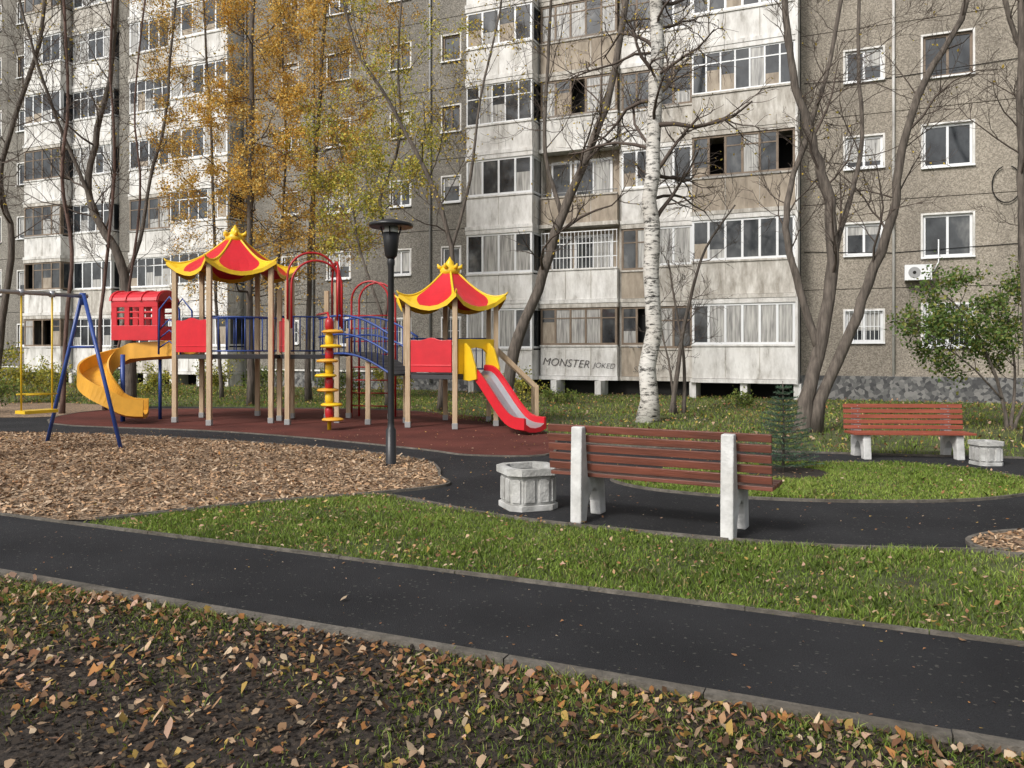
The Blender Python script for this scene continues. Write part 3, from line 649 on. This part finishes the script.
b0=Vector((-4.0,17.83,0)); b1=Vector((-2.24,16.86,0)); bd=(b1-b0); bl_=bd.length; bn=Vector((-bd.y,bd.x,0)).normalized()*.42
def bz(t): return 1.5*(1-t)+1.1*t+.22*math.sin(math.pi*t)
for i in range(16):
    t=(i+.5)/16; c=b0+bd*t; z=bz(t); sl=(bz(t+.01)-bz(t-.01))/(.02*bl_); dx=bd.normalized()*(bl_/32*.92)
    a=c-dx-bn+Vector((0,0,z-sl*dx.length)); b=c+dx-bn+Vector((0,0,z+sl*dx.length)); c2=c+dx+bn+Vector((0,0,z+sl*dx.length)); d2=c-dx+bn+Vector((0,0,z-sl*dx.length)); dn=Vector((0,0,-.04))
    pn.face([a,b,c2,d2],2); pn.face([a+dn,d2+dn,c2+dn,b+dn],2); pn.face([a,a+dn,b+dn,b],2); pn.face([d2,c2,c2+dn,d2+dn],2); pn.face([a,d2,d2+dn,a+dn],2); pn.face([b,b+dn,c2+dn,c2],2)
for sg in(-1,1):
    for h in (-.03,.38,.78): ml.tube([b0+bd*t+bn*sg*1.04+Vector((0,0,bz(t)+h)) for t in np.linspace(0,1,13)],.024,6,0)
    for t in np.linspace(.05,.95,13): 
        c=b0+bd*t+bn*sg*1.04; ml.tube([c+Vector((0,0,bz(t)-.03)),c+Vector((0,0,bz(t)+.78))],.012,5,0)
for dy in (0,.45):
    p=Vector((-3.75+dy*.2,18.7+dy,0)); q=Vector((-2.85+dy*.2,18.5+dy,0)); c=(p+q)/2
    pts=[p.copy(),p+Vector((0,0,2.3))]+[Vector((c.x-(q-p).x/2*math.cos(a),c.y-(q-p).y/2*math.cos(a),2.75+.45*math.sin(a))) for a in np.linspace(.1,math.pi-.1,12)]+[q+Vector((0,0,2.3)),q.copy()]
    ml.tube(pts,.024,8,1)
for z in np.arange(.3,2.4,.3): ml.tube([(-3.75,18.7,z),(-2.85,18.5,z)],.016,6,1)
for p in ((-3.8,18.6),(-2.8,18.4),(-3.05,16.95)): post_at(Vector((p[0],p[1],0)),2.1 if p[1]>17 else 1.35)
# spiral pod climber
pc=(-3.62,15.85,0)
ml.tube([(pc[0],pc[1],0),(pc[0],pc[1],2.2)],.04,10,2)
for i in range(7):
    z=.22+i*.29; a=i*1.1; c=(pc[0]+.07*math.cos(a),pc[1]+.07*math.sin(a),z)
    pn.lathe([(.05,-.03),(.19,-.025),(.22,.0),(.19,.03),(.06,.05)],c,18,1 if i%2 else 3)
    ml.lathe([(.07,-.0),(.085,.06),(.085,.16),(.06,.24)],(pc[0],pc[1],z+.03),12,1 if i%2==0 else 2)
ml.tube([Vector((pc[0],pc[1],2.2)),Vector((pc[0]-.1,pc[1]+.3,2.35)),sm+Vector((.1,0,2.35))],.025,8,1)
def chute(pts,hw,hh,m,mi=None):
    k=len(pts); prof=[(-hw-.04,hh+.01),(-hw-.05,-.04),(-hw*.6,-.09),(0,-.10),(hw*.6,-.09),(hw+.05,-.04),(hw+.04,hh+.01),(hw,hh),(hw*.97,.06),(hw*.55,0),(0,-.02),(-hw*.55,0),(-hw*.97,.06),(-hw,hh)]
    rows=[]
    for i,p in enumerate(pts):
        d=(pts[min(i+1,k-1)]-pts[max(i-1,0)]); side=Vector((d.y,-d.x,0)).normalized(); u=side.cross(d.normalized()); 
        if u.z<0: u=-u
        u=(u+Vector((0,0,1))).normalized(); rows.append([p+side*a+u*b for a,b in prof])
    n=len(prof)
    for i in range(k-1):
        for j in range(n):
            j2=(j+1)%n; mm=mi if (mi is not None and j in(8,9,10,11)) else m
            pn.face([rows[i][j],rows[i][j2],rows[i+1][j2],rows[i+1][j]],mm,False)
    pn.face(rows[0],m); pn.face(rows[-1][::-1],m)
sd=Vector((math.cos(math.radians(310)),math.sin(math.radians(310)),0)); s0=Vector((RC[0],RC[1],0))+sd*.88
prof=[(0,1.12),(.25,1.10),(.45,.97),(.75,.70),(1.05,.43),(1.3,.25),(1.55,.17),(1.85,.16)]
cs=smooth(prof,4); chute([s0+sd*a+Vector((0,0,b)) for a,b in cs],.23,.17,0,4)
sdn=Vector((-sd.y,sd.x,0))
for sg in(-1,1):
    T=Matrix(((sd.x,sdn.x,0,s0.x+sdn.x*.30*sg),(sd.y,sdn.y,0,s0.y+sdn.y*.30*sg),(0,0,1,0),(0,0,0,1)))
    pn.prism([(-.02,1.0),(.22,.98),(.45,1.02),(.42,1.25),(.25,1.62),(.1,1.74),(-.02,1.72)],-.02,.02,1,T,'y')
T,L_=frame(hr[4],hr[5])
pn.prism([(.07,1.12),(.2,1.12),(.22,1.5),(.35,1.62),(.53,1.65),(L_-.35,1.62),(L_-.22,1.5),(L_-.2,1.12),(L_-.07,1.12),(L_-.07,1.82),(.07,1.82)],-.02,.02,1,T,'y')
st=(hr[5]+hr[0])/2; sdir=Vector((math.cos(math.radians(5)),math.sin(math.radians(5)),0)); sn=Vector((-sdir.y,sdir.x,0))
for i in range(5):
    z=.9-.21*i; c=st+sdir*(.12+.17*i); T=Matrix(((sdir.x,sn.x,0,c.x),(sdir.y,sn.y,0,c.y),(0,0,1,z),(0,0,0,1))); pn.box(-.09,.09,-.33,.33,-.03,.01,2,T)
for sg in(-1,1):
    T=Matrix(((sdir.x,sn.x,0,st.x+sn.x*.36*sg),(sdir.y,sn.y,0,st.y+sn.y*.36*sg),(0,0,1,0),(0,0,0,1)))
    pn.prism([(0,1.0),(0,1.2),(.95,.03),(.75,.03)],-.02,.02,1,T,'y')
    post.prism([(0,1.75),(0,1.62),(.95,.72),(.95,.85)],-.02,.02,0,T,'y'); post.box(.88,.96,-.03,.03,0.02,.84,0,T)
# spiral yellow slide: tight turn, drops mainly on the near side
C=Vector((-8.62,17.72,0)); r=.58
pth=[Vector((-7.3,18.12,1.52)),Vector((-7.7,18.24,1.50)),Vector((-8.1,18.29,1.48))]
for a in np.linspace(76,284,34):
    t=(a-76)/208; pth.append(C+Vector((r*math.cos(math.radians(a)),r*math.sin(math.radians(a)),1.45-1.08*t**1.45)))
tg=Vector((-math.sin(math.radians(284)),math.cos(math.radians(284)),0)); e=pth[-1]
pth+= [e+tg*.12+Vector((0,0,-.07)),e+tg*.26+Vector((0,0,-.12)),e+tg*.42+Vector((0,0,-.14)),e+tg*.58+Vector((0,0,-.145))]
chute(pth,.27,.30,3)
ml.tube([(C.x,C.y,0),(C.x,C.y,1.5)],.05,10,0); ml.tube([(-8.05,18.3,0),(-8.05,18.3,1.4)],.04,8,0)
# red hood with barred openings and vaulted top
T=Matrix(((-.985,.17,0,-7.82),(.17,.985,0,18.2),(0,0,1,.20),(0,0,0,1)))
for y in(-.40,.36):
    for a,b in((0,.14),(.34,.46),(.70,.82),(1.01,1.15)): pn.box(a,b,y,y+.04,1.95,2.45,0,T)
    pn.box(0,1.15,y-.002,y+.042,1.62,1.95,0,T); pn.box(0,1.15,y-.004,y+.044,2.36,2.52,0,T)
    for i in range(1,3): pn.box(.02,1.13,y+.01,y+.03,1.95+.14*i,1.99+.14*i,0,T)
k=10; arc=[(-.42,2.50)]+[( -.42*math.cos(math.pi*i/k),2.50+.24*math.sin(math.pi*i/k)) for i in range(1,k)]+[(.42,2.50)]
pn.prism(arc,-.02,1.17,0,T,'x')
for x in (.0,.38,.76,1.12):
    pn.prism([(a*1.06,2.5+(b-2.5)*1.1) for a,b in arc],x,x+.06,0,T,'x')
for y in (17.75,18.45):
    for dz in(0,.2,.4): ml.tube([(-7.85,y+.05,1.65+dz),(-7.6,y,1.8+dz*1.2),(-7.4,y,1.6+dz*1.3)],.017,6,0)
    ml.tube([(-7.84,y,1.5),(-7.82,y,2.5),(-7.6,y,2.78),(-7.38,y,2.5),(-7.36,y,1.5)],.022,8,0)
post.build('posts',[M_post,M_metal],PS,.008); pn.build('panels_and_slides',[M_red,M_yel,M_deck,M_oran,M_steel],PS,.006)
rf.build('roofs',[M_red,M_yel],PS); ml.build('rails_and_hoops',[M_blue,M_redm,M_yel],PS)

# ------------------------------------------------------------------ swing
S=empty('swing_set'); sw=MB()
f0=Vector((*gp(47,443),0)); f1=Vector((*gp(121,449),0)); ap=(f0+f1)/2+Vector((0,0,2.5)); ax=Vector((-.51,-.86,0)); off=ax*3.3
for o in (Vector(),off):
    for f,s_ in((f0,-1),(f1,1)): sw.tube([f+o,ap+o+(f1-f0).normalized()*.03*s_],.032,10,0)
    sw.tube([ap+o-(f1-f0)*.16-Vector((0,0,.85)),ap+o+(f1-f0)*.16-Vector((0,0,.85))],.02,8,0)
    sw.tube([ap+o+Vector((0,0,-.15)),ap+o+Vector((0,0,.05))],.05,10,0)
sw.tube([ap-ax*.08,ap+off+ax*.08],.034,10,1)
for t in (.75,2.2):
    c=ap+ax*t
    for s_ in(-.24,.24):
        sw.tube([c+ax*s_,c+ax*s_+Vector((0,0,-1.85))],.014,8,2); sw.tube([c+ax*s_+Vector((0,0,-.05)),c+ax*s_+Vector((0,0,.05))],.045,10,1)
    sw.prism([(-.26,-.14),(.26,-.14),(.26,.14),(-.26,.14)],-1.9,-1.85,2,Matrix.Translation(c)@Matrix.Rotation(math.atan2(ax.y,ax.x),4,'Z'))
    for s_ in(-.14,.14):
        T=Matrix.Translation(c)@Matrix.Rotation(math.atan2(ax.y,ax.x),4,'Z'); sw.tube([T@Vector((-.24,s_,-1.6)),T@Vector((.24,s_,-1.6))],.012,8,2)
sw.build('frame_and_seats',[M_blue,M_steel,M_yel],S)

# ------------------------------------------------------------------ street lamp
lp=gp(391,466); LPE=empty('street_lamp',(lp[0],lp[1],0)); l=MB()
l.lathe([(.13,0),(.13,.02),(.075,.03),(.07,.5),(.05,.53),(.045,.6),(.042,2.75),(.052,2.78),(.052,2.84),(.045,2.86)],(0,0,0),20,0)
l.lathe([(.05,2.86),(.085,2.90),(.105,3.08),(.115,3.2),(.10,3.22)],(0,0,0),24,0)
l.lathe([(.10,3.2),(.10,3.29)],(0,0,0),20,1)
for a in range(4): 
    t=a*math.pi/2; l.tube([(.11*math.cos(t),.11*math.sin(t),3.18),(.14*math.cos(t),.14*math.sin(t),3.3)],.01,6,0)
l.lathe([(.29,3.29),(.31,3.31),(.30,3.34),(.12,3.39),(.03,3.41)],(0,0,0),32,0)
l.build('pole_and_lantern',[M_black,M_frame],LPE)

# ------------------------------------------------------------------ benches
def bench(loc,rz,leg,half,sc,bm):
    E=empty('park_bench',(loc[0],loc[1],.006),rz); E.scale=(1,sc,sc); c=MB(); w=MB()
    pf=[(-.055,0),(.085,0),(.12,.15),(.19,.25),(.27,.285),(.35,.24),(.40,.14),(.42,0),(.56,0),(.52,.40),(.115,.405),(.055,.885),(-.035,.885),(-.05,.45)]
    for s_ in(-1,1): c.prism(pf,s_*leg-.055,s_*leg+.055,0,None,'x')
    for i in range(4):
        y=.13+i*.116; w.box(-half,half,y,y+.098,.408,.443,0)
    for i in range(5):
        z=.468+i*.089; y=.115-(z-.405)*.125
        T=Matrix.Translation((random.uniform(-.004,.004),y+.003,z))@Matrix.Rotation(math.radians(7),4,'X'); w.box(-half,half,0.0,.03,0,.066,0,T)
    for s_ in(-1,1):
        for i in range(5):
            z=.504+i*.089; y=.148-(z-.405)*.125; w.tube([(s_*leg,y,z),(s_*leg,y+.008,z)],.009,8,1)
    c.build('concrete_legs',[M_conc],E,.012); w.build('boards',[bm,M_metal],E,.008); return E
bench((1.215,7.07),math.radians(-28.6),.69,1.03,1,M_bench)
fb=gp(900,456); bench((fb[0],fb[1]),math.radians(177),.66,.87,.88,M_bench2)
# ------------------------------------------------------------------ bins
def bin_(a,b,w,h,rz):
    g=gp(a,b); kf=(g[1]+w/2)/g[1]; E=empty('litter_bin',(g[0]*kf,g[1]*kf,.006),rz); m=MB(); R=w/2
    def oc(r,cf=.62):
        k=r*cf; return [(r,-k),(r,k),(k,r),(-k,r),(-r,k),(-r,-k),(-k,-r),(k,-r)]
    m.prism(oc(R*.93),0,h*.14,0); m.prism(oc(R*.85),h*.14,h*.84,0)
    pts=oc(R*.85)
    for i in range(8):
        p=Vector((*pts[i],0)); q=Vector((*pts[(i+1)%8],0)); d=(q-p); L=d.length; n=2 if L>R*.8 else 1; nr=Vector((d.y,-d.x,0)).normalized()
        if nr.dot((p+q)/2)<0: nr=-nr
        for j in range(n):   # raised arched panels
            c=p+d*((j+.5)/n); an=math.atan2(nr.y,nr.x); T=Matrix.Translation((c.x,c.y,0))@Matrix.Rotation(an,4,'Z')
            hw=L/n*.36; z0=h*.20; z1=h*.70
            pl=[(-hw,z0),(hw,z0),(hw,z1)]+[(hw*math.cos(t),z1+hw*.5*math.sin(t)) for t in np.linspace(.4,math.pi-.4,5)]+[(-hw,z1)]
            m.prism(pl,-.01,.018,0,T,'x')
    o=oc(R); inn=oc(R*.72); z0,z1=h*.84,h
    for i in range(8):
        j=(i+1)%8; A=[o[i],o[j],inn[j],inn[i]]
        m.face([(x,y,z1) for x,y in A]); m.face([(x,y,z0) for x,y in A][::-1])
        m.face([(*A[0],z0),(*A[1],z0),(*A[1],z1),(*A[0],z1)]); m.face([(*A[2],z0-.1),(*A[3],z0-.1),(*A[3],z1),(*A[2],z1)])
    m.prism(oc(R*.70),h*.84+.001,h*.87,1)
    m.build('panelled_bowl',[M_bin,M_black],E,.008)
bin_(528,513,.56,.42,math.radians(20)); bin_(986,467,.38,.33,math.radians(5))

# ------------------------------------------------------------------ light, sky, camera
w=bpy.data.worlds.new('World'); scn.world=w; w.use_nodes=True; nt=w.node_tree; bg=nt.nodes['Background']
sky=nt.nodes.new('ShaderNodeTexSky'); sky.sky_type='NISHITA'; sky.sun_disc=False
el=math.radians(42); az=math.radians(222); sky.sun_elevation=el; sky.sun_rotation=az; sky.dust_density=4; sky.air_density=1
hs=nt.nodes.new('ShaderNodeHueSaturation'); hs.inputs['Saturation'].default_value=.28
nt.links.new(sky.outputs[0],hs.inputs['Color']); nt.links.new(hs.outputs[0],bg.inputs['Color']); bg.inputs['Strength'].default_value=.15
sl=bpy.data.lights.new('sun','SUN'); sl.energy=2.6; sl.angle=math.radians(12); sl.color=(1,.965,.91)
so=bpy.data.objects.new('sun',sl); col.objects.link(so)
dv=Vector((math.sin(az)*math.cos(el),math.cos(az)*math.cos(el),math.sin(el))); so.rotation_euler=dv.to_track_quat('Z','Y').to_euler(); so.location=dv*50
cam=bpy.data.cameras.new('camera'); cam.lens=36*F/1024; cam.sensor_width=36; cam.shift_y=-(384-HY)/1024; cam.clip_end=2000; cam.clip_start=.05
co=bpy.data.objects.new('camera',cam); co.location=(0,0,H); co.rotation_euler=(math.radians(90),0,0); col.objects.link(co); scn.camera=co
scn.view_settings.view_transform='Standard'; scn.view_settings.look='None'; scn.view_settings.exposure=0
